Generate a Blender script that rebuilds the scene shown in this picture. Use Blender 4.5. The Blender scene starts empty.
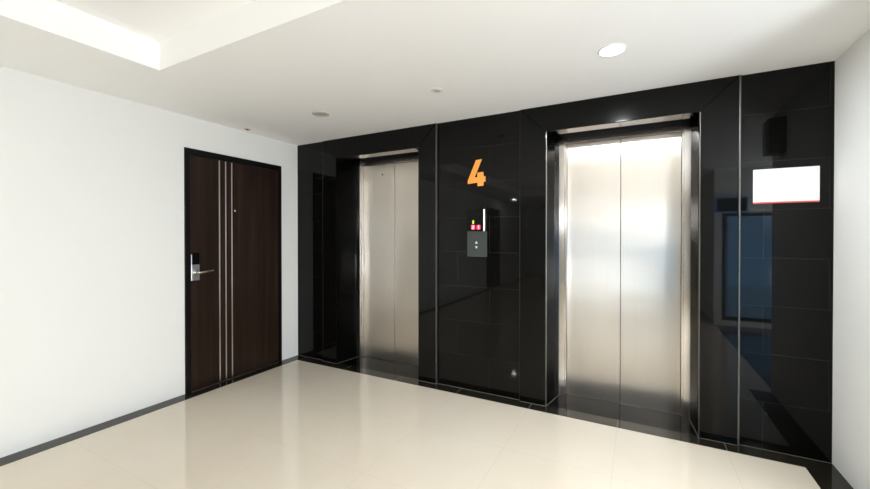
import bpy, bmesh, math, random
from mathutils import Vector, Matrix
random.seed(4)
PI = math.pi
SC = bpy.context.scene
COL = SC.collection

# ------------------------------------------------------------------ measures (metres)
CAM_H = 1.35
YW = 3.117            # granite wall plane
XL, XR = -3.437, 1.023
ZC = 2.395            # ceiling
ZT = 2.567            # raised ceiling of the tray
FR = 0.020            # stone surround stands proud of the wall
YR = 1.93             # where the right wall ends
BW = 0.126            # width of the black floor border
YB = -7.0             # end of the corridor
XE, YE = 4.2, -1.0    # side bay

# ------------------------------------------------------------------ materials
MATS = {}
def newmat(name):
    m = bpy.data.materials.new(name); m.use_nodes = True
    nt = m.node_tree; b = nt.nodes['Principled BSDF']
    MATS[name] = m
    return m, nt, b
def setp(b, col=None, rough=None, metal=None, spec=None, ior=None):
    if col is not None: b.inputs['Base Color'].default_value = (*col, 1)
    if rough is not None: b.inputs['Roughness'].default_value = rough
    if metal is not None: b.inputs['Metallic'].default_value = metal
    if spec is not None: b.inputs['Specular IOR Level'].default_value = spec
    if ior is not None: b.inputs['IOR'].default_value = ior
def N(nt, t, **kw):
    n = nt.nodes.new(t)
    for k, v in kw.items(): setattr(n, k, v)
    return n
def ramp(nt, stops):
    r = N(nt, 'ShaderNodeValToRGB'); e = r.color_ramp.elements
    e[0].position, e[0].color = stops[0][0], (*stops[0][1], 1)
    e[1].position, e[1].color = stops[-1][0], (*stops[-1][1], 1)
    for p, c in stops[1:-1]:
        x = e.new(p); x.color = (*c, 1)
    return r
def geo_xyz(nt):
    g = N(nt, 'ShaderNodeNewGeometry'); s = N(nt, 'ShaderNodeSeparateXYZ')
    nt.links.new(g.outputs['Position'], s.inputs[0])
    return g, s
def plain(name, col, rough=.5, metal=0, spec=.5, noise=0.0):
    m, nt, b = newmat(name); setp(b, col, rough, metal, spec)
    if noise:
        t = N(nt, 'ShaderNodeTexCoord'); n = N(nt, 'ShaderNodeTexNoise'); n.inputs['Scale'].default_value = 7
        nt.links.new(t.outputs['Object'], n.inputs['Vector'])
        r = ramp(nt, [(.3, tuple(c*(1-noise) for c in col)), (.7, col)])
        nt.links.new(n.outputs['Fac'], r.inputs[0]); nt.links.new(r.outputs[0], b.inputs['Base Color'])
    return m
def emis(name, col, s):
    m, nt, b = newmat(name); setp(b, (0.02, .02, .02), .4)
    b.inputs['Emission Color'].default_value = (*col, 1); b.inputs['Emission Strength'].default_value = s
    return m

def plaster(name, col):
    m, nt, b = newmat(name); setp(b, col, .75, 0, .25)
    g, s = geo_xyz(nt)
    n = N(nt, 'ShaderNodeTexNoise'); n.inputs['Scale'].default_value = 220; n.inputs['Detail'].default_value = 2
    nt.links.new(g.outputs['Position'], n.inputs['Vector'])
    bp = N(nt, 'ShaderNodeBump'); bp.inputs['Strength'].default_value = .04; bp.inputs['Distance'].default_value = .001
    nt.links.new(n.outputs['Fac'], bp.inputs['Height']); nt.links.new(bp.outputs[0], b.inputs['Normal'])
    return m
plaster('wall_paint', (.85, .86, .85))
plaster('ceiling_paint', (.96, .96, .955))

def granite(name, bricks=True, joint_x=None):
    """polished near-black granite slabs with hairline joints"""
    m, nt, b = newmat(name); setp(b, (.006, .006, .006), .035, 0, .24 if joint_x is None else .32, 1.5)
    if joint_x is None:
        b.inputs['Specular IOR Level'].default_value = .04; b.inputs['Coat Weight'].default_value = 1
        b.inputs['Coat Roughness'].default_value = .03; b.inputs['Coat IOR'].default_value = 1.26
    g, s = geo_xyz(nt)
    n = N(nt, 'ShaderNodeTexNoise'); n.inputs['Scale'].default_value = 260; n.inputs['Detail'].default_value = 3
    nt.links.new(g.outputs['Position'], n.inputs['Vector'])
    r = ramp(nt, [(.45, (.0012, .0012, .0011)), (.72, (.0045, .0043, .0034))])
    if joint_x is not None:
        for e in r.color_ramp.elements: e.color = (.016, .014, .009, 1)
    nt.links.new(n.outputs['Fac'], r.inputs[0])
    if bricks:
        c = N(nt, 'ShaderNodeCombineXYZ'); ax = N(nt, 'ShaderNodeMath', operation='ADD'); ax.inputs[1].default_value = 1.13 + .305 + .61*8
        nt.links.new(s.outputs['X'], ax.inputs[0]); nt.links.new(ax.outputs[0], c.inputs[0]); nt.links.new(s.outputs['Z'], c.inputs[1])
        br = N(nt, 'ShaderNodeTexBrick'); br.offset = .5; br.offset_frequency = 2
        br.inputs['Scale'].default_value = 1; br.inputs['Mortar Size'].default_value = .0011; br.inputs['Mortar Smooth'].default_value = .1
        br.inputs['Brick Width'].default_value = .61; br.inputs['Row Height'].default_value = .3047
        nt.links.new(c.outputs[0], br.inputs['Vector']); fac = br.outputs['Fac']
    elif joint_x is not None:
        w = N(nt, 'ShaderNodeMath', operation='ADD'); w.inputs[1].default_value = joint_x + .63*20
        nt.links.new(s.outputs['X'], w.inputs[0])
        md = N(nt, 'ShaderNodeMath', operation='PINGPONG'); md.inputs[1].default_value = .315
        nt.links.new(w.outputs[0], md.inputs[0])
        lt = N(nt, 'ShaderNodeMath', operation='LESS_THAN'); lt.inputs[1].default_value = .0016
        nt.links.new(md.outputs[0], lt.inputs[0]); fac = lt.outputs[0]
    else: fac = None
    if fac is not None:
        mx = N(nt, 'ShaderNodeMixRGB'); mx.inputs['Color2'].default_value = (.024, .024, .022, 1) if bricks else (.16, .155, .14, 1)
        nt.links.new(fac, mx.inputs['Fac']); nt.links.new(r.outputs[0], mx.inputs['Color1'])
        nt.links.new(mx.outputs[0], b.inputs['Base Color'])
        rr = N(nt, 'ShaderNodeMapRange'); rr.inputs['To Min'].default_value = .22 if bricks else .035; rr.inputs['To Max'].default_value = .5
        nt.links.new(fac, rr.inputs['Value']); nt.links.new(rr.outputs[0], b.inputs['Roughness'])
    else:
        nt.links.new(r.outputs[0], b.inputs['Base Color']); b.inputs['Roughness'].default_value = .22
    # each slab a hair out of true
    n2 = N(nt, 'ShaderNodeTexNoise'); n2.inputs['Scale'].default_value = 2.2; n2.inputs['Detail'].default_value = 1
    nt.links.new(g.outputs['Position'], n2.inputs['Vector'])
    bp = N(nt, 'ShaderNodeBump'); bp.inputs['Strength'].default_value = .12; bp.inputs['Distance'].default_value = .01
    nt.links.new(n2.outputs['Fac'], bp.inputs['Height']); nt.links.new(bp.outputs[0], b.inputs['Normal'])
    return m
granite('granite_tiles', True)
granite('granite_slab', False)
granite('granite_border', False, joint_x=.13)
granite('granite_threshold', False)
granite('granite_return', False)
MATS['granite_return'].node_tree.nodes['Principled BSDF'].inputs['Coat Weight'].default_value = .3; MATS['granite_return'].node_tree.nodes['Principled BSDF'].inputs['Specular IOR Level'].default_value = 0
MATS['granite_threshold'].node_tree.nodes['Principled BSDF'].inputs['Coat IOR'].default_value = 1.16; MATS['granite_threshold'].node_tree.nodes['Principled BSDF'].inputs['Specular IOR Level'].default_value = 0

def floor_tiles():
    m, nt, b = newmat('floor_tiles'); setp(b, (.8, .75, .66), .05, 0, .5, 1.5)
    g, s = geo_xyz(nt)
    fs = []
    for ax, off in (('X', .13), ('Y', -1.10)):
        w = N(nt, 'ShaderNodeMath', operation='ADD'); w.inputs[1].default_value = off + .63*20
        nt.links.new(s.outputs[ax], w.inputs[0])
        md = N(nt, 'ShaderNodeMath', operation='PINGPONG'); md.inputs[1].default_value = .315
        nt.links.new(w.outputs[0], md.inputs[0])
        lt = N(nt, 'ShaderNodeMath', operation='LESS_THAN'); lt.inputs[1].default_value = .0010
        nt.links.new(md.outputs[0], lt.inputs[0]); fs.append(lt)
    mxx = N(nt, 'ShaderNodeMath', operation='MAXIMUM')
    nt.links.new(fs[0].outputs[0], mxx.inputs[0]); nt.links.new(fs[1].outputs[0], mxx.inputs[1])
    n = N(nt, 'ShaderNodeTexNoise'); n.inputs['Scale'].default_value = 1.6; n.inputs['Detail'].default_value = 5
    nt.links.new(g.outputs['Position'], n.inputs['Vector'])
    r = ramp(nt, [(.3, (.715, .635, .515)), (.7, (.745, .675, .57))])
    nt.links.new(n.outputs['Fac'], r.inputs[0])
    mx = N(nt, 'ShaderNodeMixRGB'); mx.inputs['Color2'].default_value = (.60, .54, .45, 1)
    nt.links.new(mxx.outputs[0], mx.inputs['Fac']); nt.links.new(r.outputs[0], mx.inputs['Color1'])
    nt.links.new(mx.outputs[0], b.inputs['Base Color'])
floor_tiles()

def steel(name, col, rough, aniso=.0, wave=.0, streak=True, rot=.0):
    m, nt, b = newmat(name); setp(b, col, rough, 1)
    b.inputs['Anisotropic'].default_value = aniso; b.inputs['Anisotropic Rotation'].default_value = rot
    g, s = geo_xyz(nt)
    if aniso:
        t = N(nt, 'ShaderNodeTangent', direction_type='RADIAL', axis='Z')
        nt.links.new(t.outputs[0], b.inputs['Tangent'])
    if streak:
        mp = N(nt, 'ShaderNodeMapping'); mp.inputs['Scale'].default_value = (260, 260, 1.3)
        nt.links.new(g.outputs['Position'], mp.inputs[0])
        n = N(nt, 'ShaderNodeTexNoise'); n.inputs['Scale'].default_value = 1; n.inputs['Detail'].default_value = 3
        nt.links.new(mp.outputs[0], n.inputs['Vector'])
        r = ramp(nt, [(.25, tuple(c*.975 for c in col)), (.75, tuple(min(1, c*1.02) for c in col))])
        nt.links.new(n.outputs['Fac'], r.inputs[0]); nt.links.new(r.outputs[0], b.inputs['Base Color'])
        mr = N(nt, 'ShaderNodeMapRange'); mr.inputs['To Min'].default_value = rough*.95; mr.inputs['To Max'].default_value = rough*1.05
        nt.links.new(n.outputs['Fac'], mr.inputs['Value']); nt.links.new(mr.outputs[0], b.inputs['Roughness'])
    if wave:
        mp = N(nt, 'ShaderNodeMapping'); mp.inputs['Scale'].default_value = (1.2, 1, 3.2)
        nt.links.new(g.outputs['Position'], mp.inputs[0])
        n = N(nt, 'ShaderNodeTexNoise'); n.inputs['Scale'].default_value = 1; n.inputs['Detail'].default_value = 1
        nt.links.new(mp.outputs[0], n.inputs['Vector'])
        bp = N(nt, 'ShaderNodeBump'); bp.inputs['Strength'].default_value = wave; bp.inputs['Distance'].default_value = .02
        nt.links.new(n.outputs['Fac'], bp.inputs['Height']); nt.links.new(bp.outputs[0], b.inputs['Normal'])
    return m
steel('door_steel', (.70, .645, .57), .36, .94, .3, rot=0)
steel('jamb_steel', (.66, .63, .60), .16, .3, .1)
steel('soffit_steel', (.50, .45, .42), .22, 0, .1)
steel('satin_steel', (.58, .57, .60), .3, 0, 0, False)
steel('polished_steel', (.80, .77, .72), .12, 0, 0, False)
steel('strip_steel', (.78, .74, .70), .3, 0, 0, False)
plain('plate_grey', (.065, .075, .07), .35, .6)
plain('dark_tiles', (.03, .045, .07), .12)
steel('sill_grey', (.33, .31, .29), .35, 0, 0, False)
steel('edge_steel', (.20, .19, .175), .4, 0, 0, False)
plain('grout', (.22, .21, .19), .7)
plain('black_paint', (.004, .0035, .004), .35, 0, .2)
plain('black_matte', (.003, .003, .003), .6)
plain('black_glass', (.002, .002, .002), .05, 0, .15)
plain('grey_plastic', (.60, .59, .54), .5)
plain('lamp_off', (.50, .49, .44), .3)
plain('white_plastic', (.8, .8, .77), .4)
plain('orange_acrylic', (1.0, .34, .055), .35)
plain('sign_white', (.93, .94, .94), .5)
plain('sign_red', (.75, .12, .10), .5)
plain('red_lens', (.28, .012, .02), .3)
plain('speaker_black', (.004, .004, .005), .5)
emis('digit_red', (1, .03, .09), 2.2)
emis('digit_white', (1, .62, .66), 1.6)
emis('arrow_green', (.62, .9, .06), 1.1)
emis('button_light', (.85, .95, .9), .75)
emis('blue_light', (.05, .28, 1), 2.5)
emis('lamp_glow', (1, .98, .94), 30)
emis('lamp_glow_soft', (1, .97, .92), 9)

def fill_globe_glow():  # see-through glowing shell for the added fill globes
    m = bpy.data.materials.new('fill_globe_glow'); m.use_nodes = True; nt = m.node_tree
    nt.nodes.remove(nt.nodes['Principled BSDF'])
    t = N(nt, 'ShaderNodeBsdfTransparent'); e = N(nt, 'ShaderNodeEmission'); a = N(nt, 'ShaderNodeAddShader')
    t.inputs[0].default_value = (.9, .9, .9, 1); e.inputs[0].default_value = (1, .98, .95, 1); e.inputs[1].default_value = 3
    nt.links.new(t.outputs[0], a.inputs[0]); nt.links.new(e.outputs[0], a.inputs[1]); nt.links.new(a.outputs[0], nt.nodes['Material Output'].inputs[0])
    MATS['fill_globe_glow'] = m
fill_globe_glow()

def wood():
    m, nt, b = newmat('wenge_wood'); setp(b, (.02, .01, .007), .38, 0, .25)
    g, s = geo_xyz(nt)
    mp = N(nt, 'ShaderNodeMapping'); mp.inputs['Scale'].default_value = (1, 26, .9)
    nt.links.new(g.outputs['Position'], mp.inputs[0])
    n = N(nt, 'ShaderNodeTexNoise'); n.inputs['Scale'].default_value = 1; n.inputs['Detail'].default_value = 6; n.inputs['Roughness'].default_value = .6
    nt.links.new(mp.outputs[0], n.inputs['Vector'])
    r = ramp(nt, [(.3, (.010, .0046, .0026)), (.55, (.020, .0098, .0058)), (.75, (.036, .019, .0115))])
    nt.links.new(n.outputs['Fac'], r.inputs[0]); nt.links.new(r.outputs[0], b.inputs['Base Color'])
    mp2 = N(nt, 'ShaderNodeMapping'); mp2.inputs['Scale'].default_value = (1, 420, 9)
    nt.links.new(g.outputs['Position'], mp2.inputs[0])
    n2 = N(nt, 'ShaderNodeTexNoise'); n2.inputs['Scale'].default_value = 1
    nt.links.new(mp2.outputs[0], n2.inputs['Vector'])
    bp = N(nt, 'ShaderNodeBump'); bp.inputs['Strength'].default_value = .15; bp.inputs['Distance'].default_value = .001
    nt.links.new(n2.outputs['Fac'], bp.inputs['Height']); nt.links.new(bp.outputs[0], b.inputs['Normal'])
wood()

def pane():
    m = bpy.data.materials.new('window_glass'); m.use_nodes = True; nt = m.node_tree
    nt.nodes.remove(nt.nodes['Principled BSDF'])
    t = N(nt, 'ShaderNodeBsdfTransparent'); t.inputs[0].default_value = (.9, .96, 1, 1)
    g = N(nt, 'ShaderNodeBsdfGlossy'); g.inputs['Roughness'].default_value = .02
    f = N(nt, 'ShaderNodeFresnel'); f.inputs['IOR'].default_value = 1.45
    mx = N(nt, 'ShaderNodeMixShader')
    nt.links.new(f.outputs[0], mx.inputs[0]); nt.links.new(t.outputs[0], mx.inputs[1]); nt.links.new(g.outputs[0], mx.inputs[2])
    nt.links.new(mx.outputs[0], nt.nodes['Material Output'].inputs[0])
    MATS['window_glass'] = m
pane()

# ------------------------------------------------------------------ mesh helpers
def box(bm, x0, x1, y0, y1, z0, z1, bevel=0, seg=2):
    r = bmesh.ops.create_cube(bm, size=1)
    vs = r['verts']
    for v in vs:
        v.co = Vector(((x0+x1)/2 + v.co.x*(x1-x0), (y0+y1)/2 + v.co.y*(y1-y0), (z0+z1)/2 + v.co.z*(z1-z0)))
    if bevel:
        es = list({e for v in vs for e in v.link_edges})
        bmesh.ops.bevel(bm, geom=es, offset=bevel, segments=seg, affect='EDGES', profile=.5)
def prism(bm, pts, axis, a, b):
    """polygon pts (2D) extruded along axis from a to b; 2D axes are the other two in order"""
    def P(p, t):
        return Vector((t, p[0], p[1])) if axis == 'x' else Vector((p[0], t, p[1])) if axis == 'y' else Vector((p[0], p[1], t))
    v0 = [bm.verts.new(P(p, a)) for p in pts]; v1 = [bm.verts.new(P(p, b)) for p in pts]
    n = len(pts); fs = []
    fs.append(bm.faces.new(v0)); fs.append(bm.faces.new(v1[::-1]))
    for i in range(n): fs.append(bm.faces.new((v0[i], v0[(i+1) % n], v1[(i+1) % n], v1[i])))
    bmesh.ops.recalc_face_normals(bm, faces=fs)
    return fs
def lathe(bm, prof, c, axis='z', n=40):
    """prof: list of (radius, height along axis) about point c"""
    rings = []
    for r, h in prof:
        ring = []
        for k in range(n if r > 1e-6 else 1):
            a = 2*PI*k/n; u, w = r*math.cos(a), r*math.sin(a)
            q = (u, w, h) if axis == 'z' else (h, u, w) if axis == 'x' else (u, h, w)
            ring.append(bm.verts.new(Vector(c) + Vector(q)))
        rings.append(ring)
    fs = []
    for A, B in zip(rings, rings[1:]):
        for k in range(n):
            k2 = (k+1) % n
            a = [A[k % len(A)], A[k2 % len(A)]] if len(A) > 1 else [A[0]]
            b = [B[k2 % len(B)], B[k % len(B)]] if len(B) > 1 else [B[0]]
            if len(a)+len(b) > 2: fs.append(bm.faces.new(a+b))
    bmesh.ops.recalc_face_normals(bm, faces=fs)
    return fs
def tube(bm, pts, r, n=14):
    prev = None; fs = []
    for i, p in enumerate(pts):
        p = Vector(p)
        d = (Vector(pts[min(i+1, len(pts)-1)]) - Vector(pts[max(i-1, 0)])).normalized()
        u = d.orthogonal().normalized() if prev is None else (prev[1] - d*prev[1].dot(d)).normalized()
        w = d.cross(u)
        ring = [bm.verts.new(p + r*(math.cos(2*PI*k/n)*u + math.sin(2*PI*k/n)*w)) for k in range(n)]
        if prev: fs += [bm.faces.new((prev[0][k], prev[0][(k+1) % n], ring[(k+1) % n], ring[k])) for k in range(n)]
        else: fs.append(bm.faces.new(ring[::-1]))
        prev = (ring, u)
    fs.append(bm.faces.new(prev[0]))
    bmesh.ops.recalc_face_normals(bm, faces=fs)

def obj(name, bm, mat, parent=None, smooth=False):
    if parent is not None:
        bmesh.ops.translate(bm, verts=bm.verts, vec=-Vector(parent.location) if parent.parent is None else -(Vector(parent.location)+Vector(parent.parent.location)))
    me = bpy.data.meshes.new(name); bm.to_mesh(me); bm.free()
    o = bpy.data.objects.new(name, me); COL.objects.link(o)
    me.materials.append(MATS[mat] if isinstance(mat, str) else mat)
    if smooth:
        for p in me.polygons: p.use_smooth = True
        md = o.modifiers.new('edges', 'EDGE_SPLIT'); md.split_angle = math.radians(35)
    if parent is not None: o.parent = parent
    return o
def B(): return bmesh.new()
def B1(*a, **k):
    bm = bmesh.new(); box(bm, *a, **k); return bm
def tag(o, label=None, cat=None, group=None, kind=None):
    if label: o['label'] = label
    if cat: o['category'] = cat
    if group: o['group'] = group
    if kind: o['kind'] = kind
    return o
def thing(name, label, cat, loc, group=None, kind=None):
    o = bpy.data.objects.new(name, None); COL.objects.link(o); o.location = loc; o.empty_display_size = .1
    return tag(o, label, cat, group, kind)
def struct(name, bm, mat, label=None, cat=None):
    return tag(obj(name, bm, mat), label, cat, None, 'structure')

# ------------------------------------------------------------------ the elevators' openings
ELEV = (-2.334, -0.143)          # centre of each opening
OW = .506; ZH = 2.19             # half opening, head height
FO = (.700, .716)                # half width outer edge of each stone surround (left lift, right lift)
YJ, YD = 3.37, 3.43              # steel jamb face, landing door face
FRONT = YW - FR

# ------------------------------------------------------------------ shell
bm = B()
box(bm, XL-.2, XE+.2, YB-.2, 3.9, -.2, 0)
struct('floor', bm, 'floor_tiles', 'glossy cream floor tiles in front of the elevators', 'floor')
# black granite border (front strip, side strips and into both recesses), laid 1 mm proud
bm = B(); zb = .001
bx = [(XL+BW, XR-.155, YW-BW, YW+.002), (XL, XL+BW, YB, YW), (XR-.155, XR, YR, YW)]
for a, b_, c, d in bx: box(bm, a, b_, c, d, -.01, zb)
struct('trim_1', bm, 'granite_border', 'black polished granite border along the edge of the cream floor', 'floor border')

bm = B(); box(bm, XR+.02, XE, YE, YR-.03, -.02, .004)
struct('floor_bay', bm, 'dark_tiles', 'dark blue-grey floor of the side bay behind the right wall', 'floor')

bm = B()
for cx in ELEV: box(bm, cx-OW-.02, cx+OW+.02, YW+.002, 3.6, -.01, zb)
struct('trim_4', bm, 'granite_threshold', 'black granite threshold slabs before the elevator doors', 'threshold')

# granite wall with two openings
bm = B()
xs = [XL-.2, ELEV[0]-OW-.01, ELEV[0]+OW+.01, ELEV[1]-OW-.01, ELEV[1]+OW+.01, XR+.2]
for i in (0, 2, 4): box(bm, xs[i], xs[i+1], YW, YW+.7, 0, ZT+.2)
for i in (1, 3): box(bm, xs[i], xs[i+1], YW, YW+.7, ZH+.115, ZT+.2)
for i in (1, 3): box(bm, xs[i], xs[i+1], YW+.55, YW+.7, 0, ZH+.115)
struct('wall_back', bm, 'granite_tiles', 'black polished granite tile wall around the two elevators', 'wall')

bm = B(); box(bm, XL-.2, XL, YB-.2, YW, 0, ZT+.2)
struct('wall_left', bm, 'wall_paint', 'white wall with the dark wooden door', 'wall')
bm = B(); box(bm, XR, XR+.2, YR, YW, 0, ZC+.1)
struct('wall_right', bm, 'wall_paint', 'narrow white wall at the right end of the granite wall', 'wall')
bm = B()
box(bm, XR+.2, XE+.2, YW-.6, YW, 0, ZC+.1)                # side bay, never straight in view
box(bm, XE, XE+.2, YE-.2, YW-.6, 0, ZC+.1)
WX0, WX1, WZ1 = 1.12, 3.9, 1.72
box(bm, XR, WX0, YE-.2, YE, 0, ZC+.1); box(bm, WX1, XE, YE-.2, YE, 0, ZC+.1); box(bm, WX0, WX1, YE-.2, YE, WZ1, ZC+.1)
box(bm, WX0, WX1, YE-.2, YE, 0, .08)
box(bm, XR, XR+.2, YB, YE-.2, 0, ZC+.1)
box(bm, XL-.2, XR+.2, YB-.2, YB, 0, ZC+.1)
struct('wall_front', bm, 'wall_paint', 'white walls of the corridor behind the viewpoint', 'wall')

# ceiling with a raised tray
TX0, TX1, TY0, TY1 = -2.65, -.50, -3.6, 1.307
bm = B()
box(bm, XL-.2, TX0, YB-.2, 3.9, ZC, ZT+.2)
box(bm, TX1, XE+.2, YB-.2, 3.9, ZC, ZT+.2)
box(bm, TX0, TX1, TY1, 3.9, ZC, ZT+.2)
box(bm, TX0, TX1, YB-.2, TY0, ZC, ZT+.2)
box(bm, TX0-.01, TX1+.01, TY0-.01, TY1+.01, ZT, ZT+.2)
struct('ceiling', bm, 'ceiling_paint', 'white ceiling with a recessed rectangular tray', 'ceiling')

# stone surrounds, mitred at the upper corners
for k, (cx, fo) in enumerate(zip(ELEV, FO)):
    bm = B(); g = .0008
    x0, x1, i0, i1 = cx-fo, cx+fo, cx-OW, cx+OW
    def slab(pts):
        fs = prism(bm, pts, 'y', FRONT, YW-.0005)
        es = [e for e in fs[0].edges]
        bmesh.ops.bevel(bm, geom=es, offset=.0035, segments=2, affect='EDGES', profile=.5)
    slab([(x0, .001), (i0, .001), (i0, ZH-g), (x0, ZC-g-.001)])
    slab([(i1, .001), (x1, .001), (x1, ZC-g-.001), (i1, ZH-g)])
    slab([(x0+g, ZC-.001), (i0+g, ZH), (i1-g, ZH), (x1-g, ZC-.001)])
    # splayed returns of the opening and lining above the head slot
    face = bm; bm = B()
    for (xa, xb, xo) in ((i0, cx-.455, i0-.008), (i1, cx+.482, i1+.008)):
        pts = [(xa, FRONT+.004), (xb, YJ), (xb, YD+.06), (xo, YD+.06), (xo, FRONT+.004)]
        prism(bm, pts, 'z', .001, ZH+.11)
    box(bm, i0, i1, FRONT+.004, YD+.1, ZH+.08, ZH+.112)
    returns = bm
    tr = struct('trim_%d' % (k+2), face, 'granite_slab',
           ('black granite surround mitred around the left elevator', 'black granite surround mitred around the right elevator')[k], 'elevator surround')
    obj('return_panel', returns, 'granite_return', tr)
    obj('joint_strip', B1(x0-.005, x0+.001, FRONT+.004, YW-.0005, .002, ZC-.004), 'black_matte', tr)
    # slim metal edge beads
    beads = [(x1-.004, x1+.005, YW-.03, YW-.0005, ZC-.004)]
    if k == 1: beads += [(i0-.0025, i0+.0025, FRONT-.0015, FRONT+.02, ZH-.001), (i1-.0025, i1+.002, FRONT-.0015, FRONT+.02, ZH-.001)]
    for a, b_, c, d, z in beads:
        obj('edge_strip', B1(a, b_, c, d, .002, z, bevel=.0025), 'edge_steel', tr)

# pale grout line where the granite meets the floor
bm = B(); g = .003
X = [XL, ELEV[0]-FO[0], ELEV[0]+FO[0], ELEV[1]-FO[1], ELEV[1]+FO[1], XR]
for a, b_ in ((0, 1), (2, 3), (4, 5)): box(bm, X[a], X[b_], YW-g, YW-.0005, .001, .0025)
for k, cx in enumerate(ELEV):
    for a, b_ in ((cx-FO[k], cx-OW), (cx+OW, cx+FO[k])): box(bm, a, b_, FRONT-g, FRONT-.0003, .001, .0025)
    for xa, xb, s in ((cx-OW, cx-.455, 1), (cx+OW, cx+.482, -1)):
        prism(bm, [(xa, FRONT), (xa+s*g, FRONT), (xb+s*g, YJ), (xb, YJ)], 'z', .001, .0025)
struct('trim_5', bm, 'grout', 'thin pale grout line at the foot of the granite wall', 'grout line')

# ------------------------------------------------------------------ elevators
def make_elevator(cx, label):
    t = thing('elevator', label, 'elevator', (cx, YD, 0))
    seam = cx + .015; l, r = seam-.413, seam+.413
    for s, (a, b_) in enumerate(((l+.001, seam-.0024), (seam+.0024, r-.001))):
        bm = B1(a, b_, YD, YD+.03, .006, 2.143, bevel=.0012)
        d = obj('door_panel', bm, 'door_steel', t)
        if s == 0 and cx < -1:
            bm = B(); lathe(bm, [(0, -.003), (.009, -.003), (.010, 0), (0, 0)], (-2.478, YD, 2.035), 'y', 20)
            tag(obj('keyhole', bm, 'black_matte', d, True), 'small dark round keyhole')
    for a, b_ in ((cx-.455, l-.001), (r+.001, cx+.482)):
        # jamb profile: face, small rebate, return to the door
        q = b_ if a < cx else a; o_ = a if a < cx else b_; sgn = 1 if a < cx else -1
        pts = [(o_, YJ), (q-sgn*.012, YJ), (q-sgn*.012, YJ+.022), (q, YJ+.022), (q, YD+.03), (o_, YD+.03)]
        bm = B(); prism(bm, pts, 'z', .003, ZH+.012)
        obj('jamb', bm, 'jamb_steel', t)
    bm = B(); box(bm, l, r, YD-.016, YD+.03, 2.146, 2.164, bevel=.001); box(bm, l, r, YD-.008, YD+.03, 2.166, 2.190, bevel=.001)
    obj('transom', bm, 'soffit_steel', t)
    for a, b_ in ((l-.04, seam-.001), (seam+.001, r+.03)):
        bm = B1(a, b_, FRONT+.006, 3.23, ZH-.001, ZH+.012, bevel=.001)
        obj('soffit_plate', bm, 'soffit_steel', t)
    bm = B()
    box(bm, l, r, YD-.004, YD+.02, .001, .0045, bevel=.0006)
    obj('sill', bm, 'sill_grey', t)
    bm = B1(cx-.49, cx+.49, YD+.034, YD+.06, .002, 2.25)
    obj('backing', bm, 'black_matte', t)
    bm = B(); box(bm, cx-.454, cx+.481, 3.232, YD-.01, ZH+.05, ZH+.078); box(bm, cx-.454, cx+.481, 3.232, 3.24, ZH+.013, ZH+.05); box(bm, cx-.454, cx+.481, YD-.004, YD+.03, 2.192, ZH+.05)
    obj('head_slot', bm, 'black_matte', t)
    return t
make_elevator(ELEV[0], 'left elevator with brushed steel double doors beside the white wall')
make_elevator(ELEV[1], 'right elevator with brushed steel double doors under the lit downlight')

# ------------------------------------------------------------------ wooden door on the left wall
def make_door(n, y0, label, detail=True):
    W = 1.0 if n == 1 else .99; y1 = y0+W; zt = 2.12
    t = thing('door_%d' % n, label, 'door', (XL, y0, 0), kind='structure')
    # frame: mitred architrave 12 mm proud
    bm = B(); p = .016; w = .043
    def slab(pts):
        fs = prism(bm, pts, 'x', XL+.0005, XL+p); bmesh.ops.bevel(bm, geom=list(fs[1].edges), offset=.0015, segments=1, affect='EDGES')
    slab([(y0, .002), (y0+w, .002), (y0+w, zt-w-.012), (y0, zt)])
    slab([(y1-w, .002), (y1, .002), (y1, zt), (y1-w, zt-w-.012)])
    slab([(y0, zt), (y0+w, zt-w-.012), (y1-w, zt-w-.012), (y1, zt)])
    box(bm, XL+.0004, XL+.003, y0+.01, y1-.01, .002, zt-.01)
    obj('frame', bm, 'black_paint', t)
    a, b_, zl = y0+w+.002, y1-w-.028, zt-w-.014
    bm = B1(XL+.0005, XL+.012, b_+.002, y1-w-.001, .003, zl, bevel=.001)
    obj('hinge_stile', bm, 'wenge_wood', t)
    leaf = obj('door_leaf', B1(XL+.0005, XL+.0065, a, b_, .012, zl, bevel=.001), 'wenge_wood', t)
    for k, yy in enumerate((.3085, .3695, .4305)):
        bm = B1(XL+.0055, XL+.0085, y0+yy-.0055, y0+yy+.0055, .016, zl-.002, bevel=.0008)
        obj('metal_strip', bm, 'strip_steel', leaf)
    bm = B(); lathe(bm, [(0, .012), (.006, .011), (.011, .008), (.013, 0), (0, 0)], (XL+.006, y0+.462, 1.602), 'x', 24)
    obj('peephole', bm, 'polished_steel', leaf, True)
    bm = B1(XL, XL+.02, a, y1-w, .002, .007, bevel=.001)
    obj('threshold', bm, 'sill_grey', t)
    # electronic lock: black reader above a steel plate, lever towards the hinges
    ly0, ly1 = y0+.046, y0+.117
    bm = B1(XL+.0055, XL+.024, ly0+.006, ly1, 1.112, 1.213, bevel=.004, seg=3)
    obj('card_reader', bm, 'black_glass', leaf)
    bm = B(); box(bm, XL+.0055, XL+.022, ly0, ly1, .972, 1.110, bevel=.003); box(bm, XL+.0055, XL+.022, ly0, ly0+.005, 1.106, 1.200, bevel=.001)
    obj('lock_plate', bm, 'satin_steel', leaf)
    bm = B(); lathe(bm, [(0, .012), (.02, .011), (.024, .006), (.024, 0), (0, 0)], (XL+.021, y0+.080, 1.042), 'x', 28)
    pts = [(XL+.03, y0+.080, 1.042), (XL+.055, y0+.080, 1.042), (XL+.064, y0+.086, 1.042), (XL+.067, y0+.098, 1.0425), (XL+.066, y0+.15, 1.046), (XL+.062, y0+.195, 1.049), (XL+.060, y0+.212, 1.050)]
    tube(bm, pts, .0085)
    obj('lever_handle', bm, 'polished_steel', leaf, True)
    return t
make_door(1, 1.882, 'dark brown wooden door with three vertical metal strips on the white wall')
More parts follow.
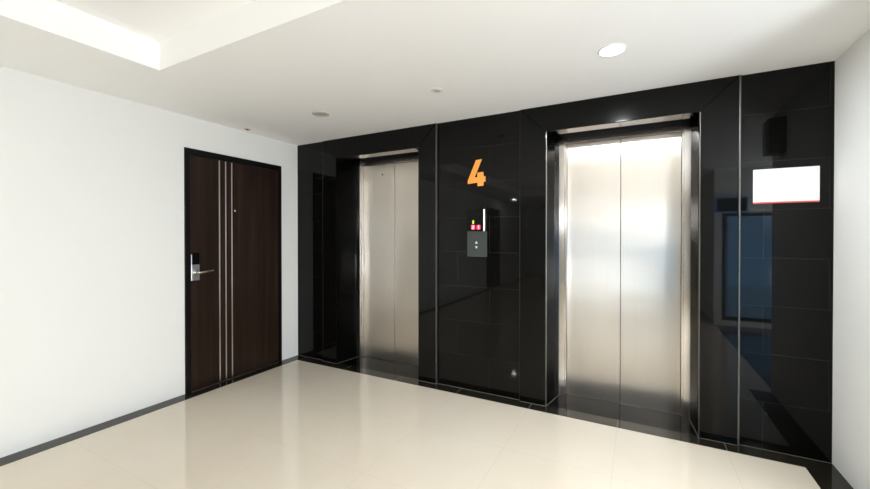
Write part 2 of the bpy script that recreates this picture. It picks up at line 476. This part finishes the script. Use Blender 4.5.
make_door(2, -4.05, 'second dark wooden door further back along the corridor')

# ------------------------------------------------------------------ number 4
F = 1/12.2
raw = [(200,134),(268,130),(183,332),(217,330),(217,279),(285,275),(287,327),(309,326),(309,386),(287,388),(286,432),(219,434),(218,392),(103,403),(102,366)]
k = (1.166-1.33)/(285-102)  # placed from the measured width and height
def fx(u): return -1.330 + (u-102)*(.164/(309-102))
def fz(v): return 2.025 - (v-130)*(.231/(434-130))
bm = B()
fs = prism(bm, [(fx(u), fz(v)) for u, v in raw], 'y', YW-.008, YW-.0005)
bmesh.ops.bevel(bm, geom=list(fs[0].edges), offset=.001, segments=1, affect='EDGES')
bmesh.ops.triangulate(bm, faces=[f for f in bm.faces if len(f.verts) > 4])
tag(obj('floor_number', bm, 'orange_acrylic'), 'orange number 4 on the granite above the call buttons', 'number sign')

# ------------------------------------------------------------------ floor indicator and call panel
SEG = {'2': ['a','b','g','e','d'], '1': ['b','c']}
def digit(bm, ch, cx, cz, w, h, t, y):
    hw, hh = w/2, h/2
    def bar(x0, x1, z0, z1): box(bm, x0, x1, y, y+.0012, z0, z1)
    S = {'a': (cx-hw, cx+hw, cz+hh-t, cz+hh), 'g': (cx-hw, cx+hw, cz-t/2, cz+t/2), 'd': (cx-hw, cx+hw, cz-hh, cz-hh+t),
         'b': (cx+hw-t, cx+hw, cz, cz+hh), 'c': (cx+hw-t, cx+hw, cz-hh, cz), 'e': (cx-hw, cx-hw+t, cz-hh, cz), 'f': (cx-hw, cx-hw+t, cz, cz+hh)}
    for s in SEG[ch]: bar(*S[s])
IX0, IX1, IZ0, IZ1 = -1.333, -1.152, 1.406, 1.592
t = thing('floor_indicator', 'black glass floor display with red digits 2 and 1 above the call buttons', 'elevator display', (-1.243, YW, IZ0))
obj('glass', B1(IX0, IX1-.024, YW-.022, YW-.0005, IZ0, IZ1, bevel=.003), 'black_glass', t)
# curved metal edge on the right
bm = B(); cxx = IX1-.024
pts = [(cxx, YW-.0005), (cxx, YW-.022)] + [(cxx + .014*math.sin(a*PI/16), YW-.0005-.0215*math.cos(a*PI/16)) for a in range(1, 9)]
prism(bm, pts, 'z', IZ0+.001, IZ1-.001)
obj('metal_edge', bm, 'polished_steel', t, True)
def lcd(x0, x1, z0, z1, ch=None):
    obj('lit_window', B1(x0, x1, YW-.0232, YW-.022, z0, z1), 'digit_red', t)
    bm = B(); digit(bm, ch, (x0+x1)/2, (z0+z1)/2, .017 if ch == '2' else .008, .030, .0048, YW-.0245)
    obj('digit', bm, 'digit_white', t)
lcd(-1.289, -1.254, 1.418, 1.455, '2')
lcd(-1.238, -1.206, 1.418, 1.455, '1')
bm = B(); prism(bm, [(-1.278, 1.466), (-1.264, 1.466), (-1.264, 1.484), (-1.259, 1.484), (-1.271, 1.500), (-1.283, 1.484), (-1.278, 1.484)], 'y', YW-.0238, YW-.022)
tag(obj('arrow', bm, 'arrow_green', t), 'small green arrow')
PX0, PX1, PZ0, PZ1 = -1.333, -1.150, 1.180, 1.402
t = thing('call_panel', 'dark grey metal call button plate with up and down buttons between the elevators', 'call button panel', (-1.2415, YW, PZ0))
obj('face_plate', B1(PX0, PX1, YW-.009, YW-.0005, PZ0, PZ1, bevel=.0015), 'plate_grey', t)
for cz, d in ((1.304, 1), (1.262, -1)):
    bm = B(); lathe(bm, [(0, -.003), (.0165, -.003), (.018, -.001), (.018, 0), (0, 0)], (-1.245, YW-.009, cz), 'y', 28)
    b_ = obj('button', bm, 'satin_steel', t, True)
    b_.data.materials[0] = MATS['plate_grey']
    bm = B(); prism(bm, [(-1.245-.013, cz-.009*d), (-1.245+.013, cz-.009*d), (-1.245, cz+.012*d)], 'y', YW-.0132, YW-.012)
    obj('arrow_light', bm, 'button_light', b_)

# ------------------------------------------------------------------ white sign on the right
t = thing('wall_sign', 'blank white rectangular sign with a thin red lower edge on the right granite panel', 'sign', (.80, YW, 1.56))
obj('board', B1(.645, .9585, YW-.008, YW-.0005, 1.572, 1.779, bevel=.001), 'sign_white', t)
tag(obj('red_edge', B1(.645, .9585, YW-.0085, YW-.0005, 1.563, 1.5715, bevel=.0008), 'sign_red', t), 'thin red strip')

# ------------------------------------------------------------------ ceiling fittings
def light(name, loc, power, size, col=(1, .97, .92), spread=PI):
    ld = bpy.data.lights.new(name, 'AREA'); ld.shape = 'DISK'; ld.size = size; ld.energy = power; ld.color = col; ld.spread = spread
    lo = bpy.data.objects.new(name, ld); COL.objects.link(lo); lo.location = loc
    return lo
def downlight(x, y, lit, label, power=20, z=ZC, R=.062, col=(1, .97, .92), glow='lamp_glow'):
    t = thing('downlight', label, 'ceiling light', (x, y, z))
    bm = B(); lathe(bm, [(R+.010, 0), (R+.010, -.003), (R+.004, -.007), (R, -.006), (R-.004, -.001), (R-.004, -.0005), (R+.010, 0)], (x, y, z-.0002))
    obj('trim_ring', bm, 'white_plastic' if lit else 'grey_plastic', t, True)
    bm = B()
    if lit: lathe(bm, [(0, -.016), (R*.45, -.0145), (R*.8, -.010), (R-.004, -.002), (0, -.002)], (x, y, z))
    else: lathe(bm, [(0, -.0045), (R*.6, -.004), (R-.004, -.0015), (0, -.0015)], (x, y, z))
    obj('diffuser', bm, glow if lit else 'lamp_off', t, True)
    if lit:
        l = light('lamp_light', (0, 0, -.02), power, R*2-.02, col); l.parent = t
    return t
WARM = (1, .97, .93); NEUT = (.92, .96, 1); COOL = (.88, .95, 1)
downlight(-.134, 2.353, True, 'lit round downlight in the ceiling before the right elevator', 21, col=NEUT)
downlight(-2.38, 2.41, False, 'unlit grey round downlight in the ceiling before the left elevator')
downlight(1.3, .96, True, 'lit round downlight outside the picture at the right', 7, col=NEUT)
downlight(-.134, .70, True, 'unseen fill downlight added above the viewpoint', .8, col=NEUT)  # unseen lamp, added to help light the lobby
downlight(-.134, -2.2, True, 'unseen fill downlight added behind the viewpoint', .8, col=NEUT)  # added fill further back in the same row, out of view
downlight(-3.0, -4.0, True, 'lit round downlight at the far end of the corridor behind', 8, col=NEUT)
downlight(2.6, -.9, True, 'unseen fill downlight added before the window in the side bay', 10, col=NEUT)  # extra fill put into the bay, out of view
# added fill globes, unseen (behind the viewpoint and in the side bay)
def fill_pendant(x, y, zc, z, power, label, col):
    t = thing('fill_pendant_globe', label, 'added fill light', (x, y, zc))
    bm = B(); lathe(bm, [(0, -.03), (.04, -.028), (.055, -.012), (.057, 0), (0, 0)], (x, y, zc)); obj('canopy', bm, 'white_plastic', t, True)
    bm = B(); tube(bm, [(x, y, zc-.02), (x, y, z+.23)], .004, 8); obj('cord', bm, 'white_plastic', t, True)
    bm = B(); lathe(bm, [(0, -.24)]+[(.24*math.sin(a*PI/16), -.24*math.cos(a*PI/16)) for a in range(1, 16)]+[(0, .24)], (x, y, z)); g = obj('globe', bm, 'fill_globe_glow', t, True)
    ld = bpy.data.lights.new('lamp_light', 'POINT'); ld.energy = power; ld.shadow_soft_size = .23; ld.color = col
    lo = bpy.data.objects.new('lamp_light', ld); COL.objects.link(lo); lo.location = (0, 0, z-zc); lo.parent = t
fill_pendant(-1.2, -2.0, ZT, 1.75, 6, 'unseen white globe added as fill under the recessed tray', (.90, .95, 1))
fill_pendant(2.05, -.25, ZC, 1.60, 48, 'unseen white globe added as hanging fill in the side bay', (.91, .955, 1))

# low standing globe, unseen, added to brighten ceiling and walls
def fill_globe(x, y, z, power, label, col, R=.40):
    t = thing('fill_floor_globe', label, 'floor lamp', (x, y, 0))
    zf = .0045 if x > XR else 0
    bm = B(); lathe(bm, [(0, 0), (.14, 0), (.14, .012), (.10, .02), (.02, .03), (0, .03)], (x, y, zf)); obj('base', bm, 'satin_steel', t, True)
    bm = B(); tube(bm, [(x, y, .02), (x, y, z-R+.02)], .011, 12); obj('pole', bm, 'satin_steel', t, True)
    bm = B(); lathe(bm, [(0, -R)]+[(R*math.sin(a*PI/20), -R*math.cos(a*PI/20)) for a in range(1, 20)]+[(0, R)], (x, y, z)); obj('globe', bm, 'fill_globe_glow', t, True)
    ld = bpy.data.lights.new('lamp_light', 'POINT'); ld.energy = power; ld.shadow_soft_size = R-.01; ld.color = col
    lo = bpy.data.objects.new('lamp_light', ld); COL.objects.link(lo); lo.location = (0, 0, z); lo.parent = t
fill_globe(2.35, .1, .62, 165, 'unseen white globe added as low fill in the side bay', (.91, .955, 1))

# small smoke detector between the elevators
t = thing('smoke_detector', 'small round grey detector in the ceiling between the two elevators', 'smoke detector', (-1.266, 2.408, ZC))
bm = B(); lathe(bm, [(.042, 0), (.042, -.003), (.036, -.006), (.026, -.006), (.024, -.002), (0, -.002), (0, 0)], (-1.266, 2.408, ZC-.0002)); obj('base', bm, 'white_plastic', t, True)
bm = B(); lathe(bm, [(0, -.013), (.010, -.012), (.020, -.008), (.024, -.002), (0, -.002)], (-1.266, 2.408, ZC)); obj('sensor', bm, 'lamp_off', t, True)
# red indicator near the left wall
t = thing('indicator_light', 'tiny dark red indicator light on the ceiling above the wooden door', 'indicator light', (-3.345, 2.42, ZC))
obj('base', B1(-3.363, -3.327, 2.395, 2.445, ZC-.003, ZC-.0002, bevel=.001), 'red_lens', t)
bm = B(); lathe(bm, [(0, -.012), (.006, -.0105), (.010, -.006), (.011, -.003), (0, -.003)], (-3.345, 2.42, ZC)); obj('lens', bm, 'red_lens', t, True)

# black loudspeaker on the right wall, just outside the frame (seen as a reflection)
t = thing('wall_speaker', 'black box loudspeaker high on the right wall reflected in the granite', 'speaker', (XR, 2.24, 2.0))
obj('cabinet', B1(XR-.11, XR-.0005, 2.13, 2.29, 2.02, 2.30, bevel=.006), 'speaker_black', t)
obj('grille', B1(XR-.116, XR-.11, 2.145, 2.275, 2.035, 2.285, bevel=.002), 'black_matte', t)

# ------------------------------------------------------------------ window at the back of the side bay
t = thing('window_1', 'tall window at the back of the side bay', 'window', (WX0, YE, 0), kind='structure')
bm = B()
for a, b_, c, d in ((WX0, WX1, .08, .13), (WX0, WX1, WZ1-.05, WZ1), (WX0, WX0+.05, .13, WZ1-.05), (WX1-.05, WX1, .13, WZ1-.05), (2.13, 2.18, .13, WZ1-.05), (3.0, 3.05, .13, WZ1-.05)):
    box(bm, a, b_, YE-.12, YE-.06, c, d, bevel=.003)
obj('frame', bm, 'black_paint', t)
obj('pane', B1(WX0+.05, WX1-.05, YE-.095, YE-.087, .13, WZ1-.05), 'window_glass', t)
t = thing('display_panel', 'wide dark panel with a glowing blue rim before the window', 'display', (1.24, YE, 1.73))
DX0, DX1, DZ0, DZ1 = 1.04, 1.43, 1.73, 1.95
obj('screen', B1(DX0+.012, DX1-.012, YE+.01, YE+.05, DZ0+.012, DZ1-.012), 'black_glass', t)
bm = B()
for a, b_, c, d in ((DX0, DX1, DZ0, DZ0+.012), (DX0, DX1, DZ1-.012, DZ1), (DX0, DX0+.012, DZ0+.012, DZ1-.012), (DX1-.012, DX1, DZ0+.012, DZ1-.012)): box(bm, a, b_, YE+.01, YE+.052, c, d)
obj('rim', bm, 'blue_light', t)

# ------------------------------------------------------------------ world, camera, view
w = bpy.data.worlds.new('World'); SC.world = w; w.use_nodes = True
bg = w.node_tree.nodes['Background']; bg.inputs[0].default_value = (.36, .66, 1.0, 1); bg.inputs[1].default_value = 3.2

cd = bpy.data.cameras.new('Camera'); cam = bpy.data.objects.new('Camera', cd); COL.objects.link(cam)
f_px, yaw, pitch, cy = 382.19, .4893, -.0071, -4.56
cd.sensor_fit = 'HORIZONTAL'; cd.sensor_width = 36; cd.lens = f_px/870*36
cd.shift_y = cy/870           # principal point lies cy px below/above the centre
cd.clip_start = .05
cam.location = (0, 0, CAM_H)
cam.rotation_euler = (PI/2+pitch, 0, yaw)
SC.camera = cam
SC.view_settings.view_transform = 'Standard'; SC.view_settings.look = 'None'
SC.view_settings.exposure = .32; SC.view_settings.gamma = 1; SC.view_settings.use_curve_mapping = False
SC.cycles.max_bounces = 14; SC.cycles.diffuse_bounces = 8; SC.cycles.glossy_bounces = 6; SC.cycles.transparent_max_bounces = 8
SC.cycles.caustics_reflective = False; SC.cycles.caustics_refractive = False
SC.cycles.sample_clamp_indirect = 6
